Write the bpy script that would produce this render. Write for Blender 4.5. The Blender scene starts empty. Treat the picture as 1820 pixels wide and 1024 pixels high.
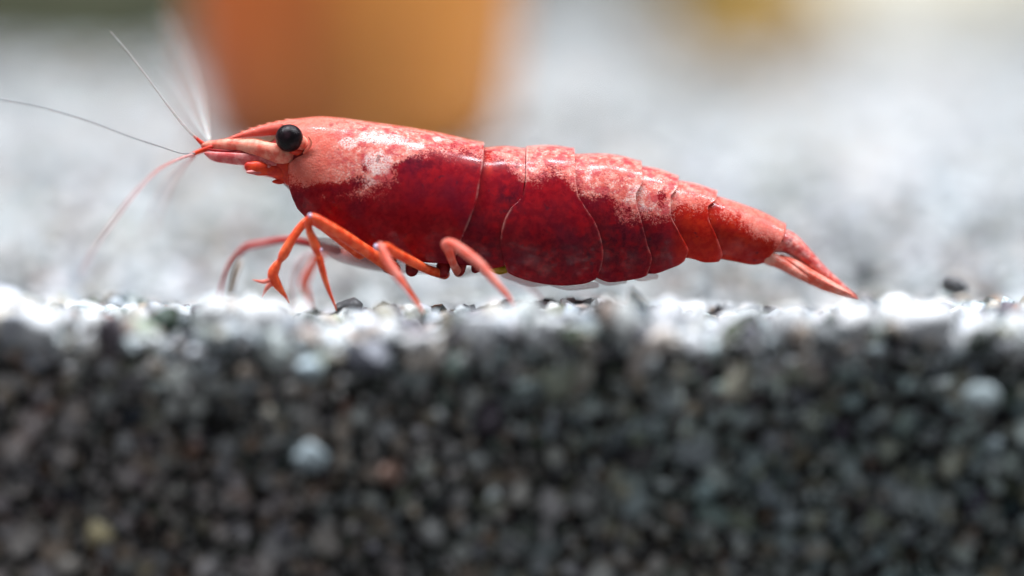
import bpy, math, random
import numpy as np
from mathutils import Vector, noise as mnoise

MM = 0.001                      # everything below is written in millimetres and built in metres
rng = np.random.default_rng(7)
random.seed(7)

# ------------------------------------------------------------------ camera
PITCH = math.radians(7.5)
DIST = 200.0                    # lens to the shrimp's mid plane
KPX = 38.0 / 1820.0             # mm per photo pixel at DIST
AIM = Vector((0.0, 0.0, 0.55))
FWD = Vector((0, math.cos(PITCH), -math.sin(PITCH)))
UPV = Vector((0, math.sin(PITCH), math.cos(PITCH)))
CAM = AIM - FWD * DIST

scene = bpy.context.scene
cam_data = bpy.data.cameras.new("camera")
cam = bpy.data.objects.new("camera", cam_data)
scene.collection.objects.link(cam)
cam.location = CAM * MM
cam.rotation_euler = (math.pi / 2 - PITCH, 0, 0)
cam_data.sensor_width = 36.0
cam_data.lens = 36.0 * DIST / 38.0
cam_data.clip_start = 0.005
cam_data.clip_end = 20.0
cam_data.dof.use_dof = True
cam_data.dof.focus_distance = (DIST - 1.9) * MM
cam_data.dof.aperture_fstop = cam_data.lens / 14.5     # a 14.5 mm wide iris
cam_data.dof.aperture_blades = 0
scene.camera = cam

# ------------------------------------------------------------------ light
world = bpy.data.worlds.new("World")
scene.world = world
world.use_nodes = True
bgn = world.node_tree.nodes["Background"]
bgn.inputs[0].default_value = (0.88, 0.92, 1.0, 1)
bgn.inputs[1].default_value = 0.19

lamp_data = bpy.data.lights.new("aquarium_lamp", 'AREA')
lamp_data.shape = 'RECTANGLE'
lamp_data.size = 0.55
lamp_data.size_y = 0.035
lamp_data.energy = 3.75
lamp_data.color = (0.89, 0.935, 1.0)
lamp = bpy.data.objects.new("aquarium_lamp", lamp_data)
scene.collection.objects.link(lamp)
lamp.location = (0.0, 0.0, 0.30)
lamp.rotation_euler = (0, 0, 0)

scene.view_settings.view_transform = 'Standard'
scene.view_settings.look = 'None'
scene.view_settings.exposure = 0.0
scene.view_settings.gamma = 1.0
scene.view_settings.use_curve_mapping = False
scene.render.engine = 'CYCLES'
scene.cycles.use_denoising = True
scene.cycles.max_bounces = 8
scene.cycles.transparent_max_bounces = 16
scene.cycles.caustics_reflective = False
scene.cycles.caustics_refractive = False
scene.cycles.sample_clamp_indirect = 6.0


# ------------------------------------------------------------------ helpers
def at(px, py, y):
    """the point (mm) at depth y that the photograph shows at pixel px, py"""
    d = FWD * DIST + Vector((1, 0, 0)) * ((px - 910) * KPX) + UPV * ((512 - py) * KPX)
    t = (y - CAM.y) / d.y
    return CAM + d * t


def at_np(px, py, y):
    px, py, y = np.broadcast_arrays(np.asarray(px, float), np.asarray(py, float), np.asarray(y, float))
    u = (px - 910) * KPX
    v = (512 - py) * KPX
    dy = FWD.y * DIST + UPV.y * v
    dz = FWD.z * DIST + UPV.z * v
    t = (y - CAM.y) / dy
    return np.stack([CAM.x + u * t, CAM.y + dy * t, CAM.z + dz * t], -1)


def curve(pts):
    """smooth 1-D curve through (x, y) knots, monotone-safe cubic"""
    xs = np.array([p[0] for p in pts], float)
    ys = np.array([p[1] for p in pts], float)
    d = np.diff(ys) / np.diff(xs)
    m = np.zeros_like(ys)
    m[0], m[-1] = d[0], d[-1]
    for i in range(1, len(xs) - 1):
        if d[i - 1] * d[i] > 0:
            w1 = 2 * (xs[i + 1] - xs[i]) + (xs[i] - xs[i - 1])
            w2 = (xs[i + 1] - xs[i]) + 2 * (xs[i] - xs[i - 1])
            m[i] = (w1 + w2) / (w1 / d[i - 1] + w2 / d[i])

    def f(x):
        x = np.clip(np.asarray(x, float), xs[0], xs[-1])
        k = np.clip(np.searchsorted(xs, x) - 1, 0, len(xs) - 2)
        h = xs[k + 1] - xs[k]
        t = (x - xs[k]) / h
        return ((1 + 2 * t) * (1 - t) ** 2 * ys[k] + t * (1 - t) ** 2 * h * m[k]
                + t * t * (3 - 2 * t) * ys[k + 1] + t * t * (t - 1) * h * m[k + 1])
    return f


def mesh_object(name, verts, faces, mat, parent=None, smooth=True, color=None):
    """verts in mm, one mesh object; color = one RGBA per vertex"""
    me = bpy.data.meshes.new(name)
    me.from_pydata((np.asarray(verts) * MM).tolist(), [], [tuple(int(i) for i in f) for f in faces])
    me.update()
    if smooth:
        me.polygons.foreach_set("use_smooth", np.ones(len(me.polygons), bool))
    if color is not None:
        a = me.color_attributes.new("pigment", 'FLOAT_COLOR', 'POINT')
        a.data.foreach_set("color", np.asarray(color, np.float32).ravel())
    me.materials.append(mat)
    o = bpy.data.objects.new(name, me)
    scene.collection.objects.link(o)
    if parent is not None:
        o.parent = parent
    return o


def tag(o, label=None, category=None, group=None, kind=None):
    for k, v in (("label", label), ("category", category), ("group", group), ("kind", kind)):
        if v is not None:
            o[k] = v
    return o


def catmull(P, per=10):
    P = np.asarray(P, float)
    Q = np.vstack([2 * P[0] - P[1], P, 2 * P[-1] - P[-2]])
    out = []
    for i in range(1, len(Q) - 2):
        p0, p1, p2, p3 = Q[i - 1:i + 3]
        for t in np.linspace(0, 1, per, endpoint=False):
            out.append(0.5 * (2 * p1 + (p2 - p0) * t + (2 * p0 - 5 * p1 + 4 * p2 - p3) * t * t
                              + (3 * p1 - p0 - 3 * p2 + p3) * t ** 3))
    out.append(Q[-2])
    return np.array(out)


def tube(knots, per=8, n=14, flat=1.0, wob=0.0, lean=1.0):
    """knots (px, py, y_mm, radius_px) -> one tapered, round-ended tube; flat scales its thickness in y"""
    K = np.array([(*at(a, b, c), r * KPX * lean) for a, b, c, r in knots])
    C = catmull(K, per)
    pts, rad = C[:, :3], np.maximum(C[:, 3], 0.004)
    T = np.gradient(pts, axis=0)
    T /= np.linalg.norm(T, axis=1)[:, None] + 1e-12
    ref = np.array([0.0, 1.0, 0.0])
    N = ref - T * (T @ ref)[:, None]
    N /= np.linalg.norm(N, axis=1)[:, None] + 1e-9
    B = np.cross(T, N)
    # round ends
    ang = np.array([80, 55, 30]) * math.pi / 180
    rows = []
    for a in ang:
        rows.append((pts[0] - T[0] * rad[0] * math.sin(a), N[0], B[0], rad[0] * math.cos(a)))
    for i in range(len(pts)):
        rows.append((pts[i], N[i], B[i], rad[i]))
    for a in ang[::-1]:
        rows.append((pts[-1] + T[-1] * rad[-1] * math.sin(a), N[-1], B[-1], rad[-1] * math.cos(a)))
    th = np.linspace(0, 2 * math.pi, n, endpoint=False)
    V = []
    for j, (c, nn, bb, r) in enumerate(rows):
        rr = r * (1 + wob * np.array([mnoise.noise(Vector((j * 0.23, math.cos(t) * 1.1, math.sin(t) * 1.1))) for t in th])) if wob else r
        V.append(c + np.outer(np.cos(th) * rr * flat, nn) + np.outer(np.sin(th) * rr, bb))
    m = len(rows)
    V = np.vstack(V)
    F = [(i * n + k, i * n + (k + 1) % n, (i + 1) * n + (k + 1) % n, (i + 1) * n + k)
         for i in range(m - 1) for k in range(n)]
    F.append(tuple(range(n))[::-1])
    F.append(tuple(range((m - 1) * n, m * n)))
    return V, F


# ------------------------------------------------------------------ materials
class Nodes:
    def __init__(self, name):
        self.mat = bpy.data.materials.new(name)
        self.mat.use_nodes = True
        self.nt = self.mat.node_tree
        self.nt.nodes.clear()
        self.out = self.nt.nodes.new('ShaderNodeOutputMaterial')

    def new(self, kind, **kw):
        n = self.nt.nodes.new(kind)
        for k, v in kw.items():
            if k in n.inputs.keys() if not isinstance(k, int) else False:
                self.put(n.inputs[k], v)
            else:
                setattr(n, k, v)
        return n

    def put(self, sock, v):
        if isinstance(v, bpy.types.NodeSocket):
            self.nt.links.new(v, sock)
        else:
            sock.default_value = v

    def math(self, op, a, b=0.0, clamp=False):
        n = self.nt.nodes.new('ShaderNodeMath')
        n.operation = op
        n.use_clamp = clamp
        self.put(n.inputs[0], a)
        self.put(n.inputs[1], b)
        return n.outputs[0]

    def mix(self, f, a, b):
        n = self.nt.nodes.new('ShaderNodeMix')
        n.data_type = 'RGBA'
        self.put(n.inputs[0], f)
        self.put(n.inputs[6], a if isinstance(a, bpy.types.NodeSocket) else (*a, 1))
        self.put(n.inputs[7], b if isinstance(b, bpy.types.NodeSocket) else (*b, 1))
        return n.outputs[2]

    def coords(self):
        tc = self.nt.nodes.new('ShaderNodeTexCoord')
        mp = self.nt.nodes.new('ShaderNodeMapping')
        mp.inputs['Scale'].default_value = (1000, 1000, 1000)   # object space in millimetres
        self.nt.links.new(tc.outputs['Object'], mp.inputs[0])
        return mp.outputs[0]

    def noise(self, vec, scale, detail=4.0, rough=0.55):
        n = self.nt.nodes.new('ShaderNodeTexNoise')
        self.put(n.inputs['Vector'], vec)
        n.inputs['Scale'].default_value = scale
        n.inputs['Detail'].default_value = detail
        n.inputs['Roughness'].default_value = rough
        return n.outputs[0]

    def voronoi(self, vec, scale, feature='F1'):
        n = self.nt.nodes.new('ShaderNodeTexVoronoi')
        n.feature = feature
        self.put(n.inputs['Vector'], vec)
        n.inputs['Scale'].default_value = scale
        return n.outputs['Distance']

    def ramp(self, v, a, b):
        n = self.nt.nodes.new('ShaderNodeMapRange')
        n.interpolation_type = 'SMOOTHSTEP'
        self.put(n.inputs[0], v)
        n.inputs[1].default_value = a
        n.inputs[2].default_value = b
        return n.outputs[0]

    def bump(self, h, strength, dist):
        n = self.nt.nodes.new('ShaderNodeBump')
        self.put(n.inputs['Height'], h)
        n.inputs['Strength'].default_value = strength
        n.inputs['Distance'].default_value = dist
        return n.outputs[0]

    def finish(self, color, rough, sss=0.0, radius=(1, .25, .18), sss_scale=0.0004, coat=0.0, normal=None,
               spec=0.4, alpha=None, transmission=0.0, coat_rough=0.14):
        p = self.nt.nodes.new('ShaderNodeBsdfPrincipled')
        self.put(p.inputs['Base Color'], color if isinstance(color, bpy.types.NodeSocket) else (*color, 1))
        self.put(p.inputs['Roughness'], rough)
        p.inputs['Specular IOR Level'].default_value = spec
        p.inputs['Subsurface Weight'].default_value = sss
        p.inputs['Subsurface Radius'].default_value = radius
        p.inputs['Subsurface Scale'].default_value = sss_scale
        self.put(p.inputs['Coat Weight'], coat)
        p.inputs['Coat Roughness'].default_value = coat_rough
        p.inputs['Transmission Weight'].default_value = transmission
        if normal is not None:
            self.put(p.inputs['Normal'], normal)
        if alpha is not None:
            self.put(p.inputs['Alpha'], alpha)
        self.nt.links.new(p.outputs[0], self.out.inputs[0])
        return self.mat


def shell_material():
    """pigment attribute: R = how far above the pale boundary, G = chalk white patches, B = orange"""
    g = Nodes("shrimp_shell")
    co = g.coords()
    at_ = g.new('ShaderNodeAttribute', attribute_name="pigment")
    sep = g.nt.nodes.new('ShaderNodeSeparateColor')
    g.nt.links.new(at_.outputs['Color'], sep.inputs[0])
    pale, white = sep.outputs[0], sep.outputs[1]
    orange = g.math('MAXIMUM', sep.outputs[2], 0.0)
    plum = g.math('MAXIMUM', g.math('MULTIPLY', sep.outputs[2], -1.0), 0.0)
    gran = g.noise(co, 20.0, 2, 0.5)
    n_big = g.noise(co, 1.3, 6, 0.62)
    n_mid = g.noise(co, 4.0, 4, 0.6)
    n_fine = g.noise(co, 11.0, 3, 0.6)
    flake = g.voronoi(co, 12.0)
    # ragged edge of the pale saddle
    v = g.math('ADD', pale, g.math('MULTIPLY', g.math('SUBTRACT', n_big, 0.5), 1.1))
    v = g.math('ADD', v, g.math('MULTIPLY', g.math('ADD', g.math('SUBTRACT', n_fine, 0.5), g.math('SUBTRACT', gran, 0.5)), 0.75))
    mask = g.ramp(v, 0.38, 0.66)
    # side pigment: crimson, plum clouds, orange red where the tail thins
    n_cloud = g.noise(co, 0.8, 3, 0.55)
    deep = g.mix(g.ramp(n_mid, 0.38, 0.68), (0.200, 0.0042, 0.010), (0.290, 0.006, 0.011))
    deep = g.mix(g.math('MULTIPLY', g.ramp(n_cloud, 0.46, 0.68), 0.60), deep, (0.115, 0.006, 0.018))
    deep = g.mix(g.math('MULTIPLY', plum, g.ramp(n_mid, 0.70, 0.35)), deep, (0.060, 0.006, 0.014))
    deep = g.mix(g.math('MULTIPLY', g.ramp(n_fine, 0.60, 0.80), 0.18), deep, (0.55, 0.06, 0.06))
    deep = g.mix(orange, deep, g.mix(g.ramp(n_mid, 0.42, 0.66), (0.44, 0.013, 0.006), (0.56, 0.028, 0.008)))
    # back pigment: salmon with flakes
    top = g.mix(g.ramp(n_mid, 0.35, 0.65), (0.64, 0.115, 0.090), (0.78, 0.27, 0.215))
    top = g.mix(g.math('MULTIPLY', orange, 0.75), top, (0.76, 0.150, 0.105))
    calm = g.math('SUBTRACT', 1.0, g.math('MULTIPLY', orange, 0.85))
    speck = g.math('MULTIPLY', g.math('MULTIPLY', g.ramp(flake, 0.50, 0.22), g.ramp(n_mid, 0.38, 0.60)), calm)
    top = g.mix(g.math('MULTIPLY', speck, 0.62), top, (0.84, 0.60, 0.53))
    red = g.math('MULTIPLY', g.math('MULTIPLY', g.ramp(n_fine, 0.54, 0.68), 0.75), calm)
    top = g.mix(red, top, (0.52, 0.06, 0.05))
    blush = g.math('MULTIPLY', g.math('MULTIPLY', g.ramp(g.noise(co, 2.3, 5, 0.65), 0.47, 0.60), 0.80), calm)
    top = g.mix(blush, top, (0.46, 0.045, 0.058))
    wv = g.ramp(g.math('ADD', white, g.math('MULTIPLY', g.math('SUBTRACT', n_mid, 0.5), 0.9)), 0.35, 0.75)
    top = g.mix(g.math('MULTIPLY', g.math('MULTIPLY', wv, g.ramp(gran, 0.64, 0.42)), 0.78), top, (0.84, 0.62, 0.58))
    top = g.mix(g.math('MULTIPLY', g.math('MULTIPLY', g.ramp(gran, 0.54, 0.68), 0.45), calm), top, (0.60, 0.12, 0.10))
    col = g.mix(mask, deep, top)
    edge = g.math('MULTIPLY', g.math('SUBTRACT', 1.0, at_.outputs['Alpha'], clamp=True), g.ramp(n_big, 0.42, 0.62))
    col = g.mix(g.math('MULTIPLY', edge, 0.30), col, (0.80, 0.50, 0.44))
    # scattered dark specks
    dark = g.math('MULTIPLY', g.ramp(g.noise(co, 2.6, 3, 0.5), 0.66, 0.72), 0.55)
    col = g.mix(dark, col, (0.045, 0.010, 0.020))
    h = g.math('ADD', g.math('MULTIPLY', n_fine, 0.6), g.math('MULTIPLY', flake, 0.5))
    nrm = g.bump(g.math('MULTIPLY', h, g.math('ADD', 0.25, mask)), 0.35, 0.00004)
    return g.finish(col, g.math('ADD', 0.16, g.math('MULTIPLY', n_mid, 0.25)), sss=0.25, sss_scale=0.0005,
                    coat=g.math('MULTIPLY', g.ramp(g.noise(co, 1.1, 3, 0.6), 0.42, 0.60), 0.28), normal=nrm, spec=0.08, coat_rough=0.10)


def simple_material(name, a, b, scale=2.0, rough=0.4, sss=0.3, coat=0.04, alpha=None, bump=0.2, sss_scale=0.0004, spec=0.18):
    g = Nodes(name)
    co = g.coords()
    n = g.noise(co, scale, 4, 0.6)
    col = g.mix(g.ramp(n, 0.36, 0.66), a, b)
    nrm = g.bump(g.noise(co, scale * 5, 3), bump, 0.00004) if bump else None
    al = None
    if alpha is not None:
        al = g.math('ADD', alpha, g.math('MULTIPLY', g.math('SUBTRACT', n, 0.5), 0.3), clamp=True)
    return g.finish(col, rough, sss=sss, sss_scale=sss_scale, coat=coat, normal=nrm, alpha=al, spec=spec)


M_SHELL = shell_material()
M_CORE = simple_material("shrimp_flesh", (0.16, 0.006, 0.010), (0.30, 0.015, 0.014), 2.5, 0.45)
M_HEAD = simple_material("head_appendage", (0.74, 0.13, 0.085), (0.84, 0.37, 0.26), 2.2, 0.38)
M_SCALE = simple_material("antennal_scale_pink", (0.60, 0.10, 0.10), (0.76, 0.30, 0.28), 2.6, 0.38)
M_HEADRED = simple_material("mouthpart_red", (0.78, 0.075, 0.020), (0.52, 0.030, 0.022), 2.0, 0.35)
M_LEG = simple_material("leg_orange", (0.72, 0.058, 0.013), (0.86, 0.16, 0.058), 3.2, 0.30, sss=0.35, coat=0.18, bump=0.35)
M_LEGPINK = simple_material("leg_pink", (0.78, 0.12, 0.07), (0.80, 0.28, 0.22), 1.6, 0.36, alpha=0.85)
M_LEGRED = simple_material("leg_dark_red", (0.42, 0.016, 0.018), (0.55, 0.05, 0.035), 2.0, 0.36)
M_LEGPALE = simple_material("leg_translucent", (0.62, 0.36, 0.36), (0.75, 0.55, 0.54), 1.2, 0.4, alpha=0.42)
M_FEELER = simple_material("feeler_pale", (0.74, 0.69, 0.66), (0.80, 0.76, 0.74), 1.0, 0.45, alpha=0.42, bump=0)
M_FEELERRED = simple_material("feeler_red", (0.60, 0.20, 0.18), (0.68, 0.42, 0.40), 0.7, 0.45, alpha=0.65, bump=0)
M_FEELERGREY = simple_material("feeler_grey", (0.16, 0.19, 0.20), (0.30, 0.34, 0.35), 0.7, 0.45, alpha=0.55, bump=0)
M_FAN = simple_material("tail_fan_pink", (0.72, 0.12, 0.07), (0.80, 0.36, 0.28), 1.6, 0.36, alpha=0.82)
M_BRISTLE = simple_material("bristle_brown", (0.24, 0.18, 0.14), (0.36, 0.29, 0.24), 2.0, 0.6, sss=0)
M_EGG = simple_material("roe_yellow", (0.36, 0.20, 0.012), (0.48, 0.30, 0.03), 2.0, 0.4)
M_JOINT = simple_material("joint_lilac", (0.52, 0.46, 0.66), (0.70, 0.66, 0.80), 5.0, 0.2, coat=0.6)


def eye_material():
    g = Nodes("eye_black")
    co = g.coords()
    d = g.voronoi(co, 26.0)
    col = g.mix(g.ramp(g.noise(co, 1.8, 3), 0.42, 0.65), (0.006, 0.004, 0.005), (0.030, 0.014, 0.018))
    return g.finish(col, 0.24, coat=0.04, normal=g.bump(d, 0.5, 0.00002), spec=0.16)


M_EYE = eye_material()


def grain_material():
    g = Nodes("gravel_grain")
    co = g.coords()
    a = g.new('ShaderNodeAttribute', attribute_name="pigment")
    n = g.noise(co, 3.5, 5, 0.65)
    col = g.mix(g.math('MULTIPLY', g.ramp(n, 0.50, 0.68), 0.45), a.outputs['Color'], (0.055, 0.055, 0.05))
    col = g.mix(g.math('MULTIPLY', g.ramp(n, 0.46, 0.30), 0.35), col, (0.70, 0.70, 0.68))
    return g.finish(col, g.math('ADD', 0.20, g.math('MULTIPLY', n, 0.35)), normal=g.bump(g.noise(co, 7, 4), 0.5, 0.00008),
                    spec=0.40, coat=0.05)


M_GRAIN = grain_material()
M_BED = simple_material("bed_filler", (0.045, 0.044, 0.042), (0.11, 0.105, 0.10), 2.5, 0.8, sss=0, coat=0)

# ------------------------------------------------------------------ gravel bed
RIM_Y = -11.8       # where the bed stops against the front of the tank
X_HALF = 62.0
BACK_Y = 175.0


def bed_height(x, y):
    x, y = np.asarray(x, float), np.asarray(y, float)
    t = np.clip((y + 5.0) / 9.5, 0, 1)
    s = np.clip((y - 4.5) / 9.0, 0, 1)
    u = np.clip((y - 14) / 24.0, 0, 1)
    # the bed slopes down behind the rim the shrimp walks on, dips, and rises again further back
    fall = (0.33 - 1.24 * t - 1.6 * s * s * (3 - 2 * s)) * (1 - u * u * (3 - 2 * u))
    q = np.clip((-5.4 - y) / 3.0, 0, 1)
    ridge = (0.30 + 0.20 * np.sin(x * 0.62 + 0.6) + 0.18 * np.sin(x * 1.43 + 2.0) + 0.12 * np.sin(x * 2.3)) * q * q * (3 - 2 * q)
    return (fall + ridge + 0.16 * np.sin(x * 0.37 + 1.0) + 0.13 * np.sin(x * 0.83 + y * 0.31) + 0.10 * np.sin(y * 0.53 - x * 0.21 + 2)
            + 0.5 * np.sin(y * 0.045 + x * 0.03) * np.clip((y - 6) / 40, 0, 1))


def ico(level):
    import bmesh
    bm = bmesh.new()
    bmesh.ops.create_icosphere(bm, subdivisions=level, radius=1.0)
    V = np.array([v.co[:] for v in bm.verts])
    F = np.array([[v.index for v in f.verts] for f in bm.faces])
    bm.free()
    return V, F


def grain_shapes(level, count):
    V, F = ico(level)
    out = []
    for i in range(count):
        off = Vector((i * 7.13, i * 3.7, i * 1.9))
        r = np.array([1 + 0.42 * mnoise.noise(Vector(v) * 1.15 + off) + 0.16 * mnoise.noise(Vector(v) * 2.9 + off) for v in V])
        P = V * r[:, None]
        # a few chipped flats
        for _ in range(7):
            n = rng.normal(size=3)
            n /= np.linalg.norm(n)
            c = rng.uniform(0.50, 0.85)
            d = P @ n
            P = np.where((d > c)[:, None], P - np.outer(d - c, n) * 0.85, P)
        out.append(P * np.array([1.12, rng.uniform(0.55, 1.0), rng.uniform(0.50, 0.95)]))
    return out, F


MINERALS = np.array([(0.78, 0.79, 0.79), (0.66, 0.69, 0.71), (0.48, 0.53, 0.56), (0.36, 0.40, 0.42), (0.60, 0.53, 0.46),
                     (0.40, 0.33, 0.27), (0.20, 0.21, 0.21), (0.10, 0.105, 0.11), (0.028, 0.028, 0.03), (0.42, 0.42, 0.33),
                     (0.44, 0.27, 0.20)])
MIN_W = np.array([0.20, 0.15, 0.12, 0.10, 0.09, 0.06, 0.09, 0.08, 0.06, 0.03, 0.02])
MIN_W = MIN_W / MIN_W.sum()


def rand_rot(n):
    q = rng.normal(size=(n, 4))
    q /= np.linalg.norm(q, axis=1)[:, None]
    w, x, y, z = q.T
    return np.stack([np.stack([1 - 2 * (y * y + z * z), 2 * (x * y - z * w), 2 * (x * z + y * w)], -1),
                     np.stack([2 * (x * y + z * w), 1 - 2 * (x * x + z * z), 2 * (y * z - x * w)], -1),
                     np.stack([2 * (x * z - y * w), 2 * (y * z + x * w), 1 - 2 * (x * x + y * y)], -1)], 1)


def colours(n, w=None):
    c = MINERALS[rng.choice(len(MINERALS), n, p=MIN_W if w is None else w)] * rng.uniform(0.78, 1.12, (n, 1)) + rng.normal(0, 0.012, (n, 3))
    return np.clip(c, 0.012, 0.86)


def grains_arrays(cent, rad, level, kinds=12, cols=None):
    shapes, F = grain_shapes(level, kinds)
    n = len(cent)
    k = rng.integers(0, kinds, n)
    R = rand_rot(n)
    S = np.stack(shapes)[k]
    V = np.einsum('nij,nvj->nvi', R, S) * rad[:, None, None] + cent[:, None, :]
    if cols is None:
        cols = colours(n)
    nv = V.shape[1]
    C = np.repeat(cols[:, None, :], nv, 1)
    FF = F[None] + (np.arange(n) * nv)[:, None, None]
    return V.reshape(-1, 3), FF.reshape(-1, 3), C.reshape(-1, 3)


def big_mesh(name, parts, mat):
    V, F, C, o = [], [], [], 0
    for v, f, c in parts:
        V.append(v)
        F.append(f + o)
        C.append(c)
        o += len(v)
    V, F, C = np.vstack(V), np.vstack(F), np.vstack(C)
    me = bpy.data.meshes.new(name)
    me.vertices.add(len(V))
    me.vertices.foreach_set("co", (V * MM).astype(np.float32).ravel())
    me.loops.add(F.size)
    me.loops.foreach_set("vertex_index", F.astype(np.int32).ravel())
    me.polygons.add(len(F))
    me.polygons.foreach_set("loop_start", np.arange(0, F.size, 3, dtype=np.int32))
    me.update(calc_edges=True)
    me.polygons.foreach_set("use_smooth", np.zeros(len(F), bool))
    a = me.color_attributes.new("pigment", 'FLOAT_COLOR', 'POINT')
    a.data.foreach_set("color", np.hstack([C, np.ones((len(C), 1))]).astype(np.float32).ravel())
    me.materials.append(mat)
    ob = bpy.data.objects.new(name, me)
    scene.collection.objects.link(ob)
    return ob


def scatter(x0, x1, y0, y1, s):
    gx, gy = np.meshgrid(np.arange(x0, x1, s), np.arange(y0, y1, s))
    P = np.stack([gx.ravel(), gy.ravel()], -1)
    return P + rng.uniform(-0.42, 0.42, P.shape) * s


def top_layer(P, rmin, rmax, sink):
    r = rng.uniform(rmin, rmax, len(P)) * np.where(rng.random(len(P)) < 0.08, 1.35, 1.0)
    z = bed_height(P[:, 0], P[:, 1]) - sink * r + rng.normal(0, 0.10, len(P))
    return np.stack([P[:, 0], P[:, 1], z], -1), r


# dark filler sheet under and behind the grains, so gaps show dark; front cut
gx = np.linspace(-X_HALF - 3, X_HALF + 3, 90)
gy = np.concatenate([np.linspace(RIM_Y + 1.6, 10, 16), np.linspace(14, BACK_Y + 3, 40)])
GX, GY = np.meshgrid(gx, gy)
GZ = bed_height(GX, GY) - 0.75
V = list(np.stack([GX.ravel(), GY.ravel(), GZ.ravel()], -1))
nx, ny = len(gx), len(gy)
F = [(j * nx + i, j * nx + i + 1, (j + 1) * nx + i + 1, (j + 1) * nx + i) for j in range(ny - 1) for i in range(nx - 1)]
b0 = len(V)
for i in range(nx):
    V.append(np.array([gx[i], RIM_Y + 1.6, -22.0]))
F += [(b0 + i, b0 + i + 1, i + 1, i) for i in range(nx - 1)]
ground = mesh_object("ground", np.array(V), F, M_BED)
tag(ground, "dark filler sheet under the gravel that makes its gaps dark", kind="structure")

parts = []
# top of the bed: near strip (finest), middle, far
P = scatter(-30, 30, -8.2, 8, 0.78)
c, r = top_layer(P, 0.30, 0.58, 0.62)
parts.append(grains_arrays(c, r, 2, 10))
P = scatter(-45, 45, 8, 45, 1.0)
c, r = top_layer(P, 0.42, 0.74, 0.6)
parts.append(grains_arrays(c, r, 1))
P = scatter(-X_HALF, X_HALF, 45, BACK_Y, 1.18)
c, r = top_layer(P, 0.52, 0.86, 0.6)
parts.append(grains_arrays(c, r, 1))
for sx in (-1, 1):
    P = scatter(min(sx * 30, sx * 62), max(sx * 30, sx * 62), RIM_Y + 0.5, 45, 1.32)
    c, r = top_layer(P, 0.6, 0.98, 0.6)
    parts.append(grains_arrays(c, r, 1))
# coarser grains rolled up along the rim
P = scatter(-34, 34, RIM_Y + 0.45, -7.0, 1.12)
P = P[rng.random(len(P)) > 0.10]
c, r = top_layer(P, 0.42, 0.88, 0.40)
c[:, 2] += rng.normal(0, 0.16, len(P))
RIM_W = np.array([0.26, 0.12, 0.08, 0.06, 0.10, 0.05, 0.10, 0.10, 0.10, 0.02, 0.01])
parts.append(grains_arrays(c, r, 2, 14, cols=colours(len(P), RIM_W / RIM_W.sum())))
P = scatter(-34, 34, RIM_Y + 0.45, -7.0, 0.8)
c, r = top_layer(P, 0.22, 0.42, 1.3)
parts.append(grains_arrays(c, r, 1))
# the cut face of the bed: four layers from the front inwards
FACE_W = np.array([0.13, 0.12, 0.14, 0.12, 0.09, 0.07, 0.11, 0.10, 0.07, 0.05, 0.015])     # fewer pale grains: shade of the cut face put into the mix
FACE_W = FACE_W / FACE_W.sum()


def stain(P):
    """mineral and algae tint of the buried grains: brownish one end, green grey the other"""
    t = np.clip(0.5 - P[:, 0] / 26.0 - (P[:, 1] + 5) / 16.0 + 0.25 * np.sin(P[:, 0] * 0.5 + P[:, 1]), 0, 1)[:, None]
    return (1 - t) * np.array([[0.90, 1.0, 0.95]]) + t * np.array([[1.06, 0.94, 0.88]])


for layer, (sp, r0, r1) in enumerate([(0.86, 0.20, 0.80), (0.55, 0.12, 0.30), (0.78, 0.26, 0.62), (0.78, 0.34, 0.60)]):
    P = scatter(-36, 36, -17.5, -0.25, sp)
    r = r0 + (r1 - r0) * rng.random(len(P)) ** 2.0
    y = RIM_Y + 0.25 + (0, 0.30, 0.65, 1.1)[layer] + r * 0.75 + rng.normal(0, 0.14, len(P))
    c = np.stack([P[:, 0], y, P[:, 1] + bed_height(P[:, 0], y) * np.clip(1 + P[:, 1] / 4, 0, 1)], -1)
    parts.append(grains_arrays(c, r, 1, cols=colours(len(P), FACE_W if layer != 1 else None) * np.where(P[:, 1:2] < -1.2, stain(P), 1.0)))
gravel = big_mesh("gravel", parts, M_GRAIN)
tag(gravel, "bed of wet grey, white and black gravel grains under the red shrimp", "gravel", kind="stuff")


# ------------------------------------------------------------------ single grains one can pick out on the rim
def grain_object(name, px, py, y, rpx, colour, stretch=(1, 0.85, 0.8), rot=0.0, seed=0, level=3):
    V, F = ico(level)
    off = Vector((seed * 5.3 + 50, seed * 2.1, seed * 9.7))
    r = np.array([1 + 0.34 * mnoise.noise(Vector(v) * 1.2 + off) + 0.10 * mnoise.noise(Vector(v) * 3.1 + off) for v in V])
    P = V * r[:, None]
    rs = np.random.default_rng(seed + 100)
    for _ in range(5):
        n = rs.normal(size=3)
        n /= np.linalg.norm(n)
        cc = rs.uniform(0.66, 0.86)
        d = P @ n
        P = np.where((d > cc)[:, None], P - np.outer(d - cc, n) * 0.88, P)
    P = P * np.array(stretch)
    ca, sa = math.cos(rot), math.sin(rot)
    P = np.stack([P[:, 0] * ca - P[:, 2] * sa, P[:, 1], P[:, 0] * sa + P[:, 2] * ca], -1)
    c = at(px, py, y)
    R = rpx * KPX * (y - CAM.y) / DIST
    o = mesh_object(name, P * R, F, M_GRAIN, color=np.tile([*colour, 1], (len(P), 1)))
    o.location = c * MM
    return o


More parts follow.
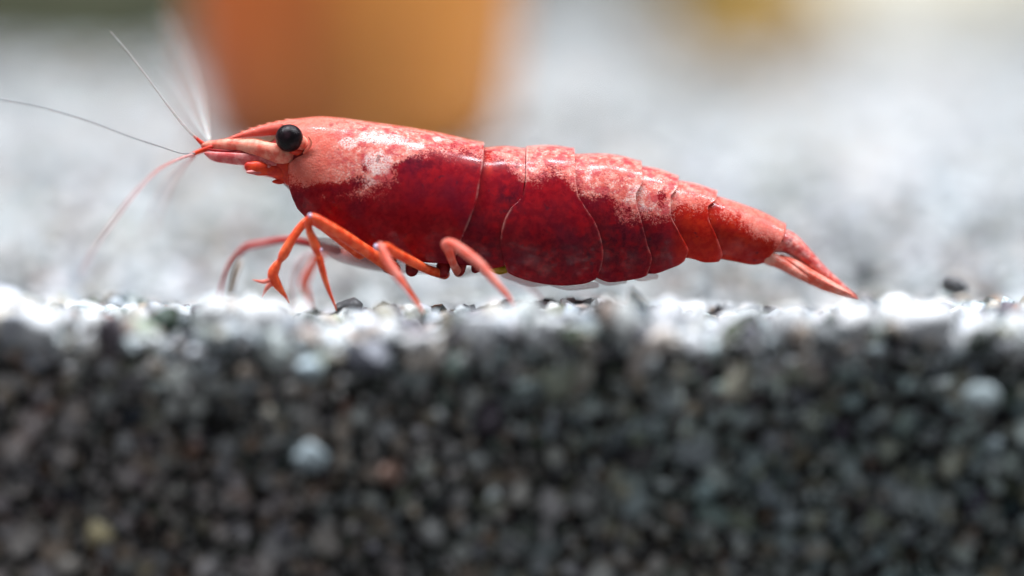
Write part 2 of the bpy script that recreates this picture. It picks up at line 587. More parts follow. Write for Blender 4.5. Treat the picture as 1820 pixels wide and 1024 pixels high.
SINGLE = [
    (1152, 612, -11.0, 46, (0.62, 0.54, 0.48), (1.5, .7, .72), 0.75, "large tan elongated grain leaning on the rim below the shrimp's tail segments"),
    (1400, 560, -11.2, 44, (0.85, 0.85, 0.85), (1.05, .8, .9), 0.0, "white rounded grain on the rim under the base of the tail fan"),
    (1522, 562, -11.2, 42, (0.85, 0.84, 0.83), (1.05, .8, .85), 0.2, "white grain on the rim directly under the tip of the tail fan"),
    (1652, 556, -11.2, 50, (0.84, 0.84, 0.85), (1.3, .8, .8), 0.0, "broad white grain on the rim beyond the tip of the tail fan"),
    (622, 546, -2.4, 24, (0.12, 0.125, 0.13), (1.1, .8, .8), 0.3, "grey glassy grain touching the tip of the straight walking leg"),
    (1697, 510, 3.0, 22, (0.03, 0.03, 0.034), (1.1, .8, .7), -0.3, "small black grain lying on the pale gravel beyond the tail"),
    (178, 948, -11.6, 26, (0.55, 0.47, 0.27), (1, .7, .95), 0.0, "yellowish grain low in the dark cut gravel face"),
    (548, 655, -11.8, 22, (0.50, 0.60, 0.64), (1, .7, .95), 0.0, "pale blue grain in the gravel face below the shrimp's claw"),
    (552, 812, -11.9, 30, (0.44, 0.52, 0.55), (1, .7, 1.1), 0.4, "blue grey grain halfway down the dark gravel face"),
    (1748, 708, -11.9, 28, (0.46, 0.54, 0.55), (1.2, .7, .9), 0.0, "blue grey grain in the darkest part of the gravel face beyond the tail"),
    (968, 572, -11.3, 40, (0.80, 0.81, 0.82), (1.2, .8, .8), 0.1, "pale grain on the rim under the shrimp's second tail segment"),
    (470, 552, -11.0, 44, (0.82, 0.82, 0.82), (1.2, .8, .8), 0.0, "white grain on the rim in front of the shrimp's claw"),
    (380, 545, -11.0, 36, (0.80, 0.80, 0.79), (1.0, .8, .9), 0.0, "white grain on the rim in front of the brown bristle tuft"),
    (62, 570, -11.2, 48, (0.82, 0.83, 0.84), (1.1, .8, .9), 0.0, "large white grain on the rim far ahead of the shrimp's feelers"),
]
for i, (px, py, y, rp, colr, st, rot, lab) in enumerate(SINGLE):
    tag(grain_object("gravel_grain", px, py + (12 if rp > 34 else 0), y, rp * (0.84 if rp > 34 else 1.0), colr, st, rot, i), lab, "gravel grain", "single grains picked out along the gravel rim and face")

# ------------------------------------------------------------------ things standing on the bed far behind
def lathe_pod(name, px, base_py, y, prof, ribs, amp, mat, tilt=0.0, squash=1.0):
    """a ribbed rounded body standing on the bed: prof = (height mm, radius mm)"""
    hs = np.linspace(prof[0][0], prof[-1][0], 60)
    rf = curve(prof)
    n = 96
    th = np.linspace(0, 2 * math.pi, n, endpoint=False)
    V = []
    for h in hs:
        r = max(float(rf(h)), 0.02)
        rr = r * (1 - amp * np.abs(np.sin(th * ribs / 2)) ** 0.7 * 0 + amp * (np.cos(th * ribs) * 0.5)
                  + 0.03 * np.array([mnoise.noise(Vector((math.cos(t) * 1.3, math.sin(t) * 1.3, h * 0.12))) for t in th]))
        V.append(np.stack([rr * np.cos(th) + tilt * h, rr * np.sin(th) * squash, np.full(n, h)], -1))
    m = len(hs)
    V = np.vstack(V)
    F = [(i * n + k, i * n + (k + 1) % n, (i + 1) * n + (k + 1) % n, (i + 1) * n + k) for i in range(m - 1) for k in range(n)]
    F += [tuple(range(n))[::-1], tuple(range((m - 1) * n, m * n))]
    o = mesh_object(name, V, F, mat)
    p = at(px, base_py, y)
    o.location = Vector((p.x, y, float(bed_height(p.x, y)) - 0.4)) * MM
    return o


def ornament_material():
    g = Nodes("ornament_orange")
    tc = g.nt.nodes.new('ShaderNodeTexCoord')
    mp = g.nt.nodes.new('ShaderNodeMapping')
    mp.inputs['Scale'].default_value = (1000, 1000, 180)
    g.nt.links.new(tc.outputs['Object'], mp.inputs[0])
    n = g.noise(mp.outputs[0], 0.12, 2, 0.5)
    n2 = g.noise(mp.outputs[0], 0.9, 4, 0.6)
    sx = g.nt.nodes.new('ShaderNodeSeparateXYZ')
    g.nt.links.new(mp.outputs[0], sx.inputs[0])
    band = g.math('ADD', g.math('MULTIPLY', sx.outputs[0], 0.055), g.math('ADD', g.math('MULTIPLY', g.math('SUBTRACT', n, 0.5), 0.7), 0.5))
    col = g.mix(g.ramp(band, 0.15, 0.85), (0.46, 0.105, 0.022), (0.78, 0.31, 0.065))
    col = g.mix(g.math('MULTIPLY', g.ramp(n2, 0.5, 0.7), 0.5), col, (0.80, 0.30, 0.045))
    return g.finish(col, 0.42, sss=0.1, sss_scale=0.001, normal=g.bump(n2, 0.3, 0.0003), coat=0.1)


pod = lathe_pod("ornament", 632, 280, 50.0,
                [(0, 5.0), (1.2, 6.5), (3, 7.25), (7, 7.6), (13, 7.5), (17, 6.2), (20, 3.8), (21.2, 0.6)], 7, 0.012, ornament_material(), tilt=0.0)
tag(pod, "large rounded orange brown ornament standing on pale gravel behind the shrimp's head", "ornament")


def stone(name, px, y, size, mat, seed, lift=0.35):
    V, F = ico(4)
    off = Vector((seed * 3.3, seed * 8.1, seed * 1.7))
    r = np.array([1 + 0.28 * mnoise.noise(Vector(v) * 1.0 + off) + 0.10 * mnoise.noise(Vector(v) * 2.6 + off)
                  + 0.04 * mnoise.noise(Vector(v) * 7 + off) for v in V])
    P = V * r[:, None] * np.array(size)
    o = mesh_object(name, P, F, mat)
    p = at(px, 60, y)
    o.location = Vector((p.x, y, float(bed_height(p.x, y)) + size[2] * lift)) * MM
    return o


M_OCHRE = simple_material("stone_ochre", (0.22, 0.12, 0.02), (0.34, 0.21, 0.05), 0.5, 0.5, sss=0, coat=0.1)
M_OLIVE = simple_material("stone_olive", (0.035, 0.04, 0.022), (0.08, 0.08, 0.045), 0.5, 0.7, sss=0, coat=0)
M_CREAM = simple_material("stone_cream", (0.62, 0.56, 0.42), (0.72, 0.67, 0.54), 0.5, 0.5, sss=0, coat=0)
tag(stone("stone", 1335, 106.0, (5.4, 4.5, 4.6), M_OCHRE, 1), "small ochre brown stone lying on the pale gravel far behind the shrimp's tail", "stone")
tag(stone("stone", 90, 104.0, (13.5, 7.0, 7.5), M_OLIVE, 2), "big dark olive stone far behind the shrimp's long feelers", "stone")
tag(stone("stone", 1690, 128.0, (10.0, 6.0, 5.5), M_CREAM, 3), "pale cream stone on the gravel far beyond the shrimp's tail fan", "stone")

tag(stone("stone", 1060, 150.0, (9.0, 6.0, 6.5), M_OLIVE, 5), "dull olive form on the gravel between the orange ornament and the ochre stone", "stone")  # dull olive form for the grey green patch at the back

# ------------------------------------------------------------------ the shrimp
shrimp = bpy.data.objects.new("shrimp", None)
scene.collection.objects.link(shrimp)
tag(shrimp, "red dwarf shrimp with salmon mottled back walking along the gravel rim", "shrimp")

TOP = curve([(395, 250), (430, 234), (480, 219), (520, 213), (565, 210), (600, 213), (650, 221), (700, 229), (750, 238),
             (800, 249), (840, 259), (862, 264), (900, 266), (935, 271), (975, 272), (1020, 276), (1060, 279), (1100, 285),
             (1140, 297), (1175, 309), (1205, 322), (1240, 334), (1275, 348), (1320, 367), (1360, 385), (1396, 405)])
BOT = curve([(480, 318), (512, 345), (545, 383), (600, 422), (650, 444), (700, 457), (760, 465), (850, 470), (890, 475),
             (940, 492), (1000, 500), (1060, 494), (1110, 490), (1155, 480), (1220, 458), (1282, 460), (1340, 466), (1380, 455), (1396, 448)])
WID = curve([(430, 0.55), (480, 1.05), (520, 1.5), (565, 1.75), (600, 1.9), (700, 2.2), (800, 2.32), (862, 2.25), (950, 2.1), (1050, 1.95),
             (1150, 1.65), (1250, 1.2), (1330, 0.98), (1396, 0.8)])

PALE = curve([(400, 320), (500, 322), (540, 330), (580, 336), (620, 346), (655, 344), (690, 328), (720, 302), (750, 280), (800, 266), (850, 276),
              (862, 272), (890, 285), (932, 318), (960, 318), (985, 304), (1020, 335), (1045, 345), (1075, 345), (1100, 375), (1130, 385),
              (1180, 384), (1215, 360), (1240, 364), (1275, 372), (1310, 392), (1350, 420), (1396, 460)])
WHITE = [(665, 246, 34, 15), (700, 250, 28, 12), (672, 290, 30, 26), (650, 325, 22, 12), (740, 262, 18, 10), (620, 255, 20, 14),
         (945, 300, 14, 10), (1045, 318, 18, 20), (1130, 345, 40, 26), (1060, 300, 20, 12), (1150, 370, 26, 16),
         (778, 250, 12, 6)]
DARKP = [(630, 322, 22, 14), (648, 300, 7, 12), (720, 298, 34, 12), (600, 335, 30, 8), (905, 350, 18, 22), (1175, 350, 10, 16)]


PLUM = [(990, 450, 75, 55, 0.65), (1105, 430, 45, 60, 0.8), (905, 352, 22, 26, 0.9), (530, 365, 16, 22, 0.7), (725, 292, 60, 13, 0.8), (640, 318, 14, 18, 0.7),
        (880, 440, 30, 35, 0.5), (1165, 440, 30, 40, 0.4), (845, 285, 10, 22, 0.7), (1330, 455, 25, 12, 0.5), (850, 430, 25, 40, 0.4), (780, 450, 60, 20, 0.4)]


def pigment(px, py):
    px, py = np.asarray(px, float), np.asarray(py, float)
    pale = np.clip(0.5 + (PALE(px) - py) / 70.0, 0, 1)
    for x, y, a, b in DARKP:
        pale -= 0.55 * np.exp(-(((px - x) / a) ** 2 + ((py - y) / b) ** 2))
    white = np.zeros_like(px)
    for x, y, a, b in WHITE:
        white = np.maximum(white, (1.0 if x < 800 else 0.62) * np.exp(-(((px - x) / a) ** 2 + ((py - y) / b) ** 2)))
    orange = np.clip((px - 1185) / 30, 0, 1) * np.clip((py - 330) / 30, 0, 1) * 0.8
    orange = np.maximum(orange, np.clip((640 - px) / 70, 0, 1) * np.clip((336 - py) / 16, 0, 1))
    orange = np.maximum(orange, np.exp(-(((px - 868) / 8) ** 2 + ((py - 290) / 16) ** 2)))
    for x, y, a, b, k in PLUM:
        orange = orange - k * np.exp(-(((px - x) / a) ** 2 + ((py - y) / b) ** 2))
    return np.stack([np.clip(pale, 0, 1), white, orange, np.ones_like(px)], -1)


def plate(name, front, rear, bot, off, thmax=112, ns=44, nt=40, thick=0.05, label=None, edge_line=1.0, edge_front=False):
    """a shell plate saddling the body. front / rear: (h, px) edge curves, h = 0 on the back, 1 at the lower edge"""
    ff, rf, bf = curve(front), curve(rear), curve(bot)
    tm = math.radians(thmax)
    s = np.linspace(0, 1, ns)
    th = np.linspace(0, tm, nt)
    S, TH = np.meshgrid(s, th, indexing='ij')
    H = (1 - np.cos(TH)) / (1 - math.cos(tm))
    X = ff(H) * (1 - S) + rf(H) * S
    O = off[0] + (off[1] - off[0]) * S ** 0.6
    if name == "abdominal_segment":                       # each plate is gently barrelled, low in front and full behind
        k = np.clip(S / 0.7, 0, 1)
        O = O + (0.03 + 0.05 * np.sin(math.pi * S) if edge_front else 0.10 * k * k * (3 - 2 * k) - 0.07)
    # the lip of the rear edge lifts a touch
    O = O + 0.022 * np.clip((S - 0.93) / 0.07, 0, 1)
    T, B = TOP(X), bf(X)
    Y = (WID(X) + O) * np.sin(TH) ** 0.92
    PY = T + H * (B - T) - O / KPX * np.cos(np.minimum(TH, math.pi / 2))
    W = at_np(X, PY, -Y)
    C = pigment(X, PY)
    dpx = (1 - S) * (rf(H) - ff(H))
    C[..., 3] = 1 - np.clip(1 - dpx / 3.5, 0, 1) * edge_line
    if edge_front:
        C[..., 3] *= 1 - np.clip(1 - S * (rf(H) - ff(H)) / 3.5, 0, 1)
    near = W.reshape(-1, 3)
    far = W.copy()
    far[..., 1] *= -1
    # columns: far edge .. back .. near edge
    G = np.concatenate([far[:, :0:-1], W], axis=1)
    CC = np.concatenate([C[:, :0:-1], C], axis=1)
    m = G.shape[1]
    F = [(i * m + k, i * m + k + 1, (i + 1) * m + k + 1, (i + 1) * m + k) for i in range(ns - 1) for k in range(m - 1)]
    o = mesh_object(name, G.reshape(-1, 3), [f[::-1] for f in F], M_SHELL, shrimp, color=CC.reshape(-1, 4))
    md = o.modifiers.new("shell", 'SOLIDIFY')
    md.thickness = thick * MM
    md.offset = -1
    if label:
        o["label"] = label
    return o


carapace = plate("carapace",
      [(0, 500), (0.05, 506), (0.14, 528), (0.22, 540), (0.34, 541), (0.46, 524), (0.60, 514), (0.8, 513), (0.93, 519), (1.0, 530)],
      [(0, 860), (0.12, 859), (0.3, 853), (0.45, 848), (0.62, 836), (0.8, 820), (1, 806)],
      [(500, 330), (513, 346), (525, 364), (545, 386), (575, 408), (610, 428), (650, 445), (700, 458), (760, 466), (830, 469)],
      (-0.10, 0.10), thmax=116, ns=160, nt=70)
plate("abdominal_segment", [(0, 845), (0.3, 838), (0.6, 818), (1, 795)],
      [(0, 934), (0.2, 934), (0.4, 930), (0.55, 930), (0.8, 910), (1, 896)],
      [(795, 468), (840, 472), (870, 477), (890, 474), (935, 462)], (-0.03, 0.02), ns=70, nt=60, edge_line=0.0)
plate("abdominal_segment", [(0, 936), (0.25, 934), (0.38, 926), (0.48, 908), (0.62, 895), (0.78, 890), (0.9, 893), (1, 903)],
      [(0, 1021), (0.2, 1023), (0.32, 1027), (0.42, 1040), (0.55, 1058), (0.7, 1068), (0.84, 1072), (0.94, 1068), (1, 1058)],
      [(888, 470), (903, 484), (925, 494), (960, 503), (1000, 507), (1035, 504), (1058, 496), (1074, 480)], (0.10, 0.13), ns=90, nt=64, edge_front=True)
plate("abdominal_segment", [(0, 1010), (0.3, 1015), (0.6, 1040), (1, 1050)],
      [(0, 1140), (0.15, 1142), (0.3, 1130), (0.5, 1140), (0.7, 1150), (0.88, 1158), (1, 1150)],
      [(1040, 480), (1062, 494), (1085, 501), (1115, 498), (1150, 489), (1160, 480)], (0.0, 0.09), ns=80, nt=60)
plate("abdominal_segment", [(0, 1125), (0.3, 1115), (0.6, 1120), (1, 1130)],
      [(0, 1206), (0.12, 1204), (0.25, 1192), (0.4, 1192), (0.6, 1206), (0.8, 1219), (0.93, 1223), (1, 1216)],
      [(1110, 480), (1135, 485), (1160, 486), (1190, 477), (1216, 464), (1225, 452)], (-0.02, 0.08), ns=50, nt=56)
plate("abdominal_segment", [(0, 1190), (0.3, 1178), (0.6, 1185), (1, 1200)],
      [(0, 1275), (0.14, 1271), (0.26, 1258), (0.4, 1260), (0.6, 1272), (0.8, 1281), (0.94, 1284), (1, 1278)],
      [(1178, 455), (1205, 456), (1228, 459), (1255, 466), (1278, 465), (1286, 458)], (-0.02, 0.07), ns=44, nt=50)
plate("abdominal_segment", [(0, 1262), (0.3, 1245), (0.6, 1258), (1, 1266)],
      [(0, 1397), (0.3, 1394), (0.55, 1388), (0.8, 1374), (1, 1358)],
      [(1240, 452), (1282, 459), (1310, 464), (1340, 469), (1362, 465), (1398, 455)], (-0.03, 0.03), thmax=135, ns=50, nt=50)

# the body inside the shell: one continuous closed loft from face to tail
xs = np.linspace(470, 1392, 120)
n = 32
V, C = [], []
for x in xs:
    t, b, w = float(TOP(x)) + 7, float(BOT(x)) - 10, float(WID(x)) * 0.86
    if x < 540:
        t = t + (540 - x) * 0.45
    if x < 520:
        w *= 0.75 + 0.25 * (x - 470) / 50
    for k in range(n):
        a = 2 * math.pi * k / n
        y = w * math.sin(a)
        p = at(x, (t + b) / 2 - (b - t) / 2 * math.cos(a), -abs(y))
        V.append((p.x, y, p.z))
F = [(i * n + k, i * n + (k + 1) % n, (i + 1) * n + (k + 1) % n, (i + 1) * n + k) for i in range(len(xs) - 1) for k in range(n)]
F += [tuple(range(n))[::-1], tuple(range((len(xs) - 1) * n, len(xs) * n))]
body = mesh_object("body", np.array(V), F, M_CORE, shrimp)

# rostrum: a saw-edged blade running forward from the carapace
def blade(name, upper, lower, thick, mat, y0=0.0, color_pig=False, n=60, parent=shrimp):
    """a thin tapering blade between two edge curves in side view"""
    xa, xb = upper[0][0], upper[-1][0]
    uf, lf = curve(upper), curve(lower)
    X = np.linspace(xa, xb, n)
    m = 16
    V, C = [], []
    for x in X:
        u, l = float(uf(x)), float(lf(x))
        tk = thick(x) if callable(thick) else thick
        for k in range(m):
            a = 2 * math.pi * k / m
            p = at(x, (u + l) / 2 - (l - u) / 2 * math.cos(a), y0)
            V.append((p.x, y0 + tk * math.sin(a), p.z))
            C.append(pigment(x, (u + l) / 2 - (l - u) / 2 * math.cos(a)))
    F = [(i * m + k, i * m + (k + 1) % m, (i + 1) * m + (k + 1) % m, (i + 1) * m + k) for i in range(n - 1) for k in range(m)]
    F += [tuple(range(m))[::-1], tuple(range((n - 1) * m, n * m))]
    return mesh_object(name, np.array(V), F, mat, parent, color=np.array(C) if color_pig else None)


blade("rostrum", [(392, 250), (410, 243), (430, 235), (455, 226), (480, 219), (505, 214), (530, 211), (565, 209.5), (590, 211.5)],
      [(392, 252), (430, 246), (470, 243), (510, 238), (560, 232), (590, 228)],
      lambda x: 0.07 + 0.55 * max(0, (x - 400) / 190) ** 1.6, M_SHELL, color_pig=True)
# small teeth along the rostrum
for k, (x, y) in enumerate([(432, 234), (447, 228.5), (462, 224), (478, 219.5), (494, 216), (511, 213)]):
    v, f = tube([(x + 6, y + 1.5, 0, 2.2), (x, y, 0, 1.5), (x - 5, y - 0.6, 0, 0.5)], 3, 8)
    rostrum_tooth = mesh_object("rostrum_tooth", v, f, M_HEAD, shrimp)


def part(name, knots, mat, per=8, n=14, flat=1.0, label=None, parent=shrimp, wob=0.05):
    v, f = tube(knots, per, n, flat, wob, 0.82 if name.endswith('_leg') else 1.0)
    o = mesh_object(name, v, f, mat, parent)
    if label:
        o["label"] = label
    return o


def ball(name, px, py, y, rpx, mat, parent=shrimp, scale=(1, 1, 1), level=4):
    V, F = ico(level)
    c = at(px, py, y)
    return mesh_object(name, V * rpx * KPX * np.array(scale) + np.array(c), F, mat, parent)


# eyes on short stalks
for y in (-1.42, 1.42):
    e = ball("eye", 514, 245.5, y, 24.5, M_EYE, scale=(1, 0.85, 1))
    if y > 0:
        e.location.z -= 0.0002
    s = 1 if y < 0 else -1
    part("eyestalk", [(546, 262, y * 0.45, 13), (538, 257, y * 0.75, 13), (528, 251, y * 0.93, 15)], M_HEAD, 6, 14, parent=e)
    part("eye_muscle", [(541, 270, y * 0.7, 9), (530, 269, y * 0.85, 9), (518, 267, y * 0.9, 6)], M_HEADRED, 6, 12, parent=e)
    part("eye_socket", [(549, 243, y * 1.02, 2), (553, 252, y * 1.02, 2.6), (549, 263, y * 1.02, 2.6), (540, 272, y, 2)], M_HEAD, 6, 10)

# antennular peduncles, antennal scales, mouthparts
for y, m in ((-0.62, 1), (0.62, -1)):
    part("antennule_base", [(532, 282, y * 1.3, 16), (508, 279, y * 1.75, 18), (485, 271, y * 1.85, 16.5), (468, 266, y * 1.8, 14.5), (448, 262, y * 1.6, 14.5), (425, 259, y * 1.4, 11.5), (410, 258, y * 1.3, 11.5), (382, 258, y * 0.8, 8),
                            (362, 259, y * 0.7, 5.5)], M_HEAD, 8, 16, 0.8, label="pale salmon jointed base of the feelers")
    part("antennal_scale", [(508, 296, y * 1.8, 17), (478, 289, y * 1.85, 15), (440, 284, y * 1.8, 11), (405, 281, y * 1.7, 10), (380, 278, y * 1.5, 8),
                            (366, 273, y * 1.4, 3)], M_SCALE, 8, 16, 0.35)
    part("feeler_base", [(375, 262, y * 0.9, 5), (358, 268, y * 0.8, 4.5), (338, 276, y * 0.8, 3.2)], M_HEADRED, 6, 10)
part("antennule_base", [(372, 262, -0.4, 4.5), (358, 254, -0.4, 4), (346, 243, -0.4, 2.4)], M_HEADRED, 6, 10)
part("mouthpart", [(520, 312, -1.0, 17), (496, 306, -1.15, 14), (478, 303, -1.2, 10), (458, 299, -1.25, 13), (443, 296, -1.2, 9)], M_HEADRED, 8, 14, 0.7, label="bright orange red mouthpart under the face")
part("mouthpart", [(520, 312, 1.0, 15), (490, 306, 1.15, 12), (462, 301, 1.2, 10), (442, 298, 1.2, 8)], M_HEADRED, 8, 14, 0.7)
part("mouthpart", [(535, 318, -1.0, 20), (516, 308, -1.1, 21), (508, 292, -1.1, 21), (518, 276, -1.05, 17)], M_HEADRED, 8, 16, 0.55)
part("mouthpart", [(535, 330, -0.9, 12), (515, 322, -1.0, 9), (498, 318, -1.05, 5)], M_CORE, 6, 12)
part("feeler_muscle", [(505, 283, -1.15, 5), (465, 277, -1.12, 4.5), (430, 272, -1.05, 4), (395, 269, -0.9, 3), (370, 266, -0.75, 2)], M_CORE, 8, 10, 0.5,
     label="dark red stripe between feeler base and antennal scale")

for k, (x, y, yy, l) in enumerate([(462, 305, -1.2, 22), (500, 322, -1.0, 14)]):
    part("mouth_palp", [(x + 16, y - 8, yy, 6), (x, y, yy - 0.1, 5.5), (x - l * 0.6, y + 1, yy - 0.15, 4.2), (x - l, y + 1, yy - 0.2, 2.4)], M_HEADRED if k % 2 else M_SCALE, 5, 10)
# feelers
part("antennule", [(347, 245, -0.45, 3.0), (325, 222, -0.8, 2.5), (300, 190, -1.2, 2.0), (262, 138, -1.6, 1.6), (228, 94, -2.0, 1.3), (197, 57, -2.3, 1.0)],
     M_FEELER, 10, 8, label="thin pale feeler rising forward from the snout")
part("antennule", [(372, 247, 0.6, 3.2), (366, 215, 4, 2.8), (354, 165, 7.5, 2.4), (335, 110, 10.5, 1.9), (308, 55, 13, 1.4), (285, 20, 15, 0.9)],
     M_FEELER, 10, 8, label="blurred pale feeler rising steeply on the far side")
part("antennule", [(372, 250, 0.5, 3.0), (358, 225, 4.5, 2.6), (335, 180, 9, 2.2), (300, 120, 13, 1.6), (270, 70, 16, 1.0)], M_FEELER, 10, 8)
part("antenna", [(345, 273, -0.7, 2.0), (320, 272, -1.3, 1.1), (285, 261, -1.9, 1.1), (230, 243, -2.4, 1.25), (150, 213, -2.9, 1.25), (70, 190, -3.2, 1.1), (0, 177, -3.5, 1.0), (-90, 164, -4, 0.8)],
     M_FEELERGREY, 12, 8, label="very long thin grey feeler sweeping forward")
part("antenna", [(342, 275, -0.7, 3.2), (318, 283, -2.4, 2.9), (280, 303, -4.2, 2.6), (238, 345, -5.6, 2.3), (200, 395, -6.4, 1.9), (168, 440, -7.0, 1.5), (143, 487, -7.4, 1.0)],
     M_FEELERRED, 12, 8, label="reddish feeler curving down towards the gravel")
part("antenna", [(345, 278, 0.6, 3.0), (322, 300, 4.5, 2.6), (296, 335, 8.5, 2.2), (276, 378, 11, 1.8), (260, 425, 13, 1.2)], M_FEELERRED, 10, 8)

# walking legs, one continuous tapered limb each
part("claw_leg", [(640, 450, -1.5, 14), (605, 424, -2.0, 12.5), (570, 399, -2.45, 11), (549, 392, -2.6, 9.5), (534, 404, -2.65, 9), (517, 429, -2.75, 10), (504, 452, -2.8, 11),
                  (497, 464, -2.8, 6.5), (491, 473, -2.8, 10), (485, 489, -2.8, 12), (492, 505, -2.8, 10), (500, 517, -2.8, 6.5), (508, 528, -2.8, 3.5), (514, 538, -2.8, 1.2)],
     M_LEG, 8, 16, label="orange claw leg bent sharply at the knee")
part("claw_finger", [(484, 496, -2.85, 5), (470, 501, -2.9, 4), (455, 499, -2.95, 1.8), (449, 497, -2.95, 0.8)], M_LEGPINK, 6, 10)
part("claw_finger", [(486, 502, -2.6, 5), (476, 510, -2.6, 4.5), (469, 522, -2.6, 2), (466, 528, -2.6, 0.9)], M_LEGPINK, 6, 10)
part("walking_leg", [(700, 478, -1.6, 15), (660, 452, -2.3, 13.5), (615, 422, -2.9, 12.5), (580, 400, -3.2, 11.5), (557, 387, -3.3, 9.5), (548, 393, -3.3, 8.5), (550, 410, -3.3, 8),
                     (559, 432, -3.3, 10.5), (563.5, 446, -3.3, 9), (566, 454, -3.3, 6.2), (568, 462, -3.3, 8.2), (576, 490, -3.25, 6.8), (586, 520, -3.2, 4.2), (595, 542, -3.2, 2.2), (598, 552, -3.2, 0.8)],
     M_LEG, 8, 16, label="straight orange walking leg with its tip on a grey grain")
part("walking_leg", [(790, 487, -1.3, 12), (765, 481, -2.0, 10), (730, 464, -2.8, 10.5), (702, 449, -3.5, 10.5), (686, 439, -3.9, 9.5), (680, 445, -4.1, 9), (688, 462, -4.3, 9.5),
                     (702, 484, -4.6, 10), (714, 500, -4.8, 8), (728, 520, -5.0, 5.5), (742, 540, -5.1, 4.5), (752, 556, -5.2, 1.4)],
     M_LEG, 8, 16, label="orange walking leg with a pale pink lower half")
part("leg_tip", [(676, 436, -4.35, 6), (690, 466, -4.7, 8.5), (706, 490, -4.95, 8), (722, 512, -5.15, 5)], M_LEGPINK, 8, 12)
part("walking_leg", [(815, 484, -1.5, 11), (806, 470, -2.3, 8.5), (798, 448, -3.2, 9), (791, 434, -3.8, 9), (803, 433, -4.2, 10), (825, 447, -4.5, 11), (848, 465, -4.8, 10.5),
                     (866, 484, -5.0, 9.5), (885, 507, -5.2, 7.5), (903, 527, -5.3, 5), (915, 545, -5.4, 2), (918, 552, -5.4, 0.9)],
     M_LEGPINK, 8, 16, label="pale coral walking leg stretched back under the tail")
for x, y, r in ((787, 482, 12), (816, 480, 11), (732, 480, 12), (845, 478, 8), (690, 474, 12)):
    part("leg_joint", [(x + 6, y - 26, -1.2, r), (x + 2, y - 10, -1.5, r + 1), (x, y, -1.6, r)], M_CORE, 6, 14)
ball("joint_knob", 818, 417, -2.32, 5.5, M_JOINT, level=3)
ball("joint_knob", 670, 439, -3.6, 6.0, M_JOINT, level=3)
ball("joint_knob", 571, 444, -3.55, 2.4, M_JOINT, level=3)
ball("joint_knob", 551, 383, -3.5, 4.0, M_JOINT, level=3)
# legs of the far side, softer
part("walking_leg", [(600, 446, 0.6, 9), (565, 436, 1.2, 8), (530, 428, 1.9, 7.5), (500, 427, 2.4, 7), (465, 433, 2.9, 7), (442, 438, 3.1, 7.5), (425, 449, 3.2, 6), (408, 472, 3.3, 5.2), (397, 500, 3.4, 3.8), (391, 525, 3.4, 2.5), (388, 552, 3.4, 1.2)],
     M_LEGRED, 8, 14, label="dark red walking leg reaching forward on the far side")
part("claw_leg", [(700, 472, 1.0, 12), (650, 462, 2.0, 11), (600, 447, 3.0, 9), (572, 452, 3.6, 9), (556, 472, 3.9, 9), (546, 490, 4.0, 11), (541, 506, 4.0, 10), (547, 524, 4.0, 6), (553, 553, 4.0, 2)],
     M_LEG, 8, 14, label="blurred orange claw leg on the far side")
part("walking_leg", [(690, 474, 0.8, 12), (640, 462, 1.6, 11), (590, 449, 2.6, 9), (552, 452, 3.2, 8), (530, 472, 3.3, 8), (522, 500, 3.3, 6), (520, 526, 3.3, 4), (519, 552, 3.3, 2)], M_LEGPALE, 8, 14)
part("walking_leg", [(820, 484, 1.0, 10), (860, 480, 2.2, 8), (900, 490, 3.2, 7), (940, 512, 3.9, 5), (975, 552, 4.2, 2)], M_LEGPALE, 8, 12)
part("gill_plate", [(560, 432, -0.2, 10), (610, 446, -0.2, 20), (660, 462, -0.2, 18), (720, 474, -0.2, 12), (780, 480, -0.2, 8)], M_LEGPALE, 8, 16, 0.4)
for k in range(9):
    a = (k - 4) / 4
    part("bristle", [(410 + a * 3, 520, -6.2 + a * 0.15, 2.2), (416 + a * 6, 490, -6.2 + a * 0.4, 1.7), (425 + a * 8, 456 + abs(a) * 8, -6.0 + a * 0.7, 0.6)], M_BRISTLE, 5, 6)

# swimmerets and roe under the tail
part("roe", [(872, 472, -1.3, 10), (885, 479, -1.35, 9), (898, 478, -1.3, 8)], M_EGG, 6, 12, 0.8, label="yellow patch under the first tail segment")
for x0, x1, y0 in ((900, 985, 496), (960, 1060, 502), (1050, 1110, 494), (1110, 1165, 486)):
    part("swimmeret", [(x0, y0 - 12, -0.9, 12), ((x0 + x1) / 2, y0 + 2, -0.9, 12), (x1, y0 + 5, -0.8, 5)], M_LEGPALE, 8, 14, 0.3)

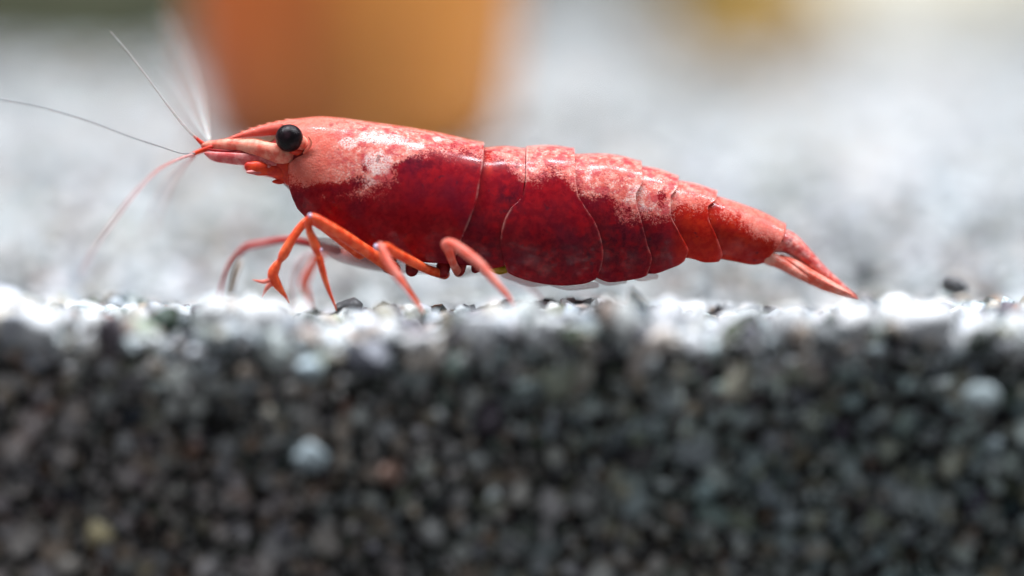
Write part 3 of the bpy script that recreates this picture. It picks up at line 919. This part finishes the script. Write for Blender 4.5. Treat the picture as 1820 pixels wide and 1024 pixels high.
# tail fan
def fan_blade(name, line, y_line, half, thick, mat, label=None):
    """flat tapering blade: line = side-view points, y_line = mm, half = half width across, thick = px"""
    L = catmull(np.array([(*at(a, b, yy), hw, tk * KPX) for (a, b), yy, hw, tk in zip(line, y_line, half, thick)]), 10)
    T = np.gradient(L[:, :3], axis=0)
    T /= np.linalg.norm(T, axis=1)[:, None]
    m = 18
    V = []
    for i in range(len(L)):
        side = np.array([0, 1.0, 0])
        nn = np.cross(T[i], side)
        nn /= np.linalg.norm(nn)
        for k in range(m):
            a = 2 * math.pi * k / m
            V.append(L[i, :3] + side * L[i, 3] * math.cos(a) + nn * L[i, 4] * math.sin(a))
    F = [(i * m + k, i * m + (k + 1) % m, (i + 1) * m + (k + 1) % m, (i + 1) * m + k) for i in range(len(L) - 1) for k in range(m)]
    F += [tuple(range(m))[::-1], tuple(range((len(L) - 1) * m, len(L) * m))]
    px = np.repeat(np.linspace(1398, 1520, len(L)), m)
    C = np.stack([np.full_like(px, 0.95), np.full_like(px, 0.45), np.full_like(px, 0.25), np.ones_like(px)], -1)
    o = mesh_object(name, np.array(V), F, mat, shrimp, color=C)
    if label:
        o["label"] = label
    return o


fan_blade("telson", [(1372, 424), (1402, 432), (1430, 454), (1460, 482), (1492, 507), (1522, 528)], [0] * 6, [0.72, 0.62, 0.52, 0.42, 0.3, 0.1],
          [25, 20, 15, 11, 7, 2], M_SHELL, "mottled pink pointed tail spine")
for s in (-1, 1):
    part("uropod", [(1352, 455, s * 0.5, 11), (1372, 461, s * 0.62, 12), (1392, 470, s * 0.7, 10.5), (1425, 489, s * 0.85, 9), (1465, 508, s * 0.95, 8), (1500, 522, s * 0.95, 5.5), (1526, 533, s * 0.9, 1.5)],
         M_FAN, 8, 16, 1.2 if s < 0 else 1.0, label="coral side blade of the tail fan")
    fan_blade("uropod", [(1385, 460), (1410, 468), (1440, 486), (1475, 505), (1505, 519), (1525, 531)], [s * 0.45, s * 0.55, s * 0.7, s * 0.8, s * 0.8, s * 0.7],
              [0.2, 0.35, 0.42, 0.42, 0.3, 0.08], [9, 8, 8, 7, 4, 1.5], M_FAN)
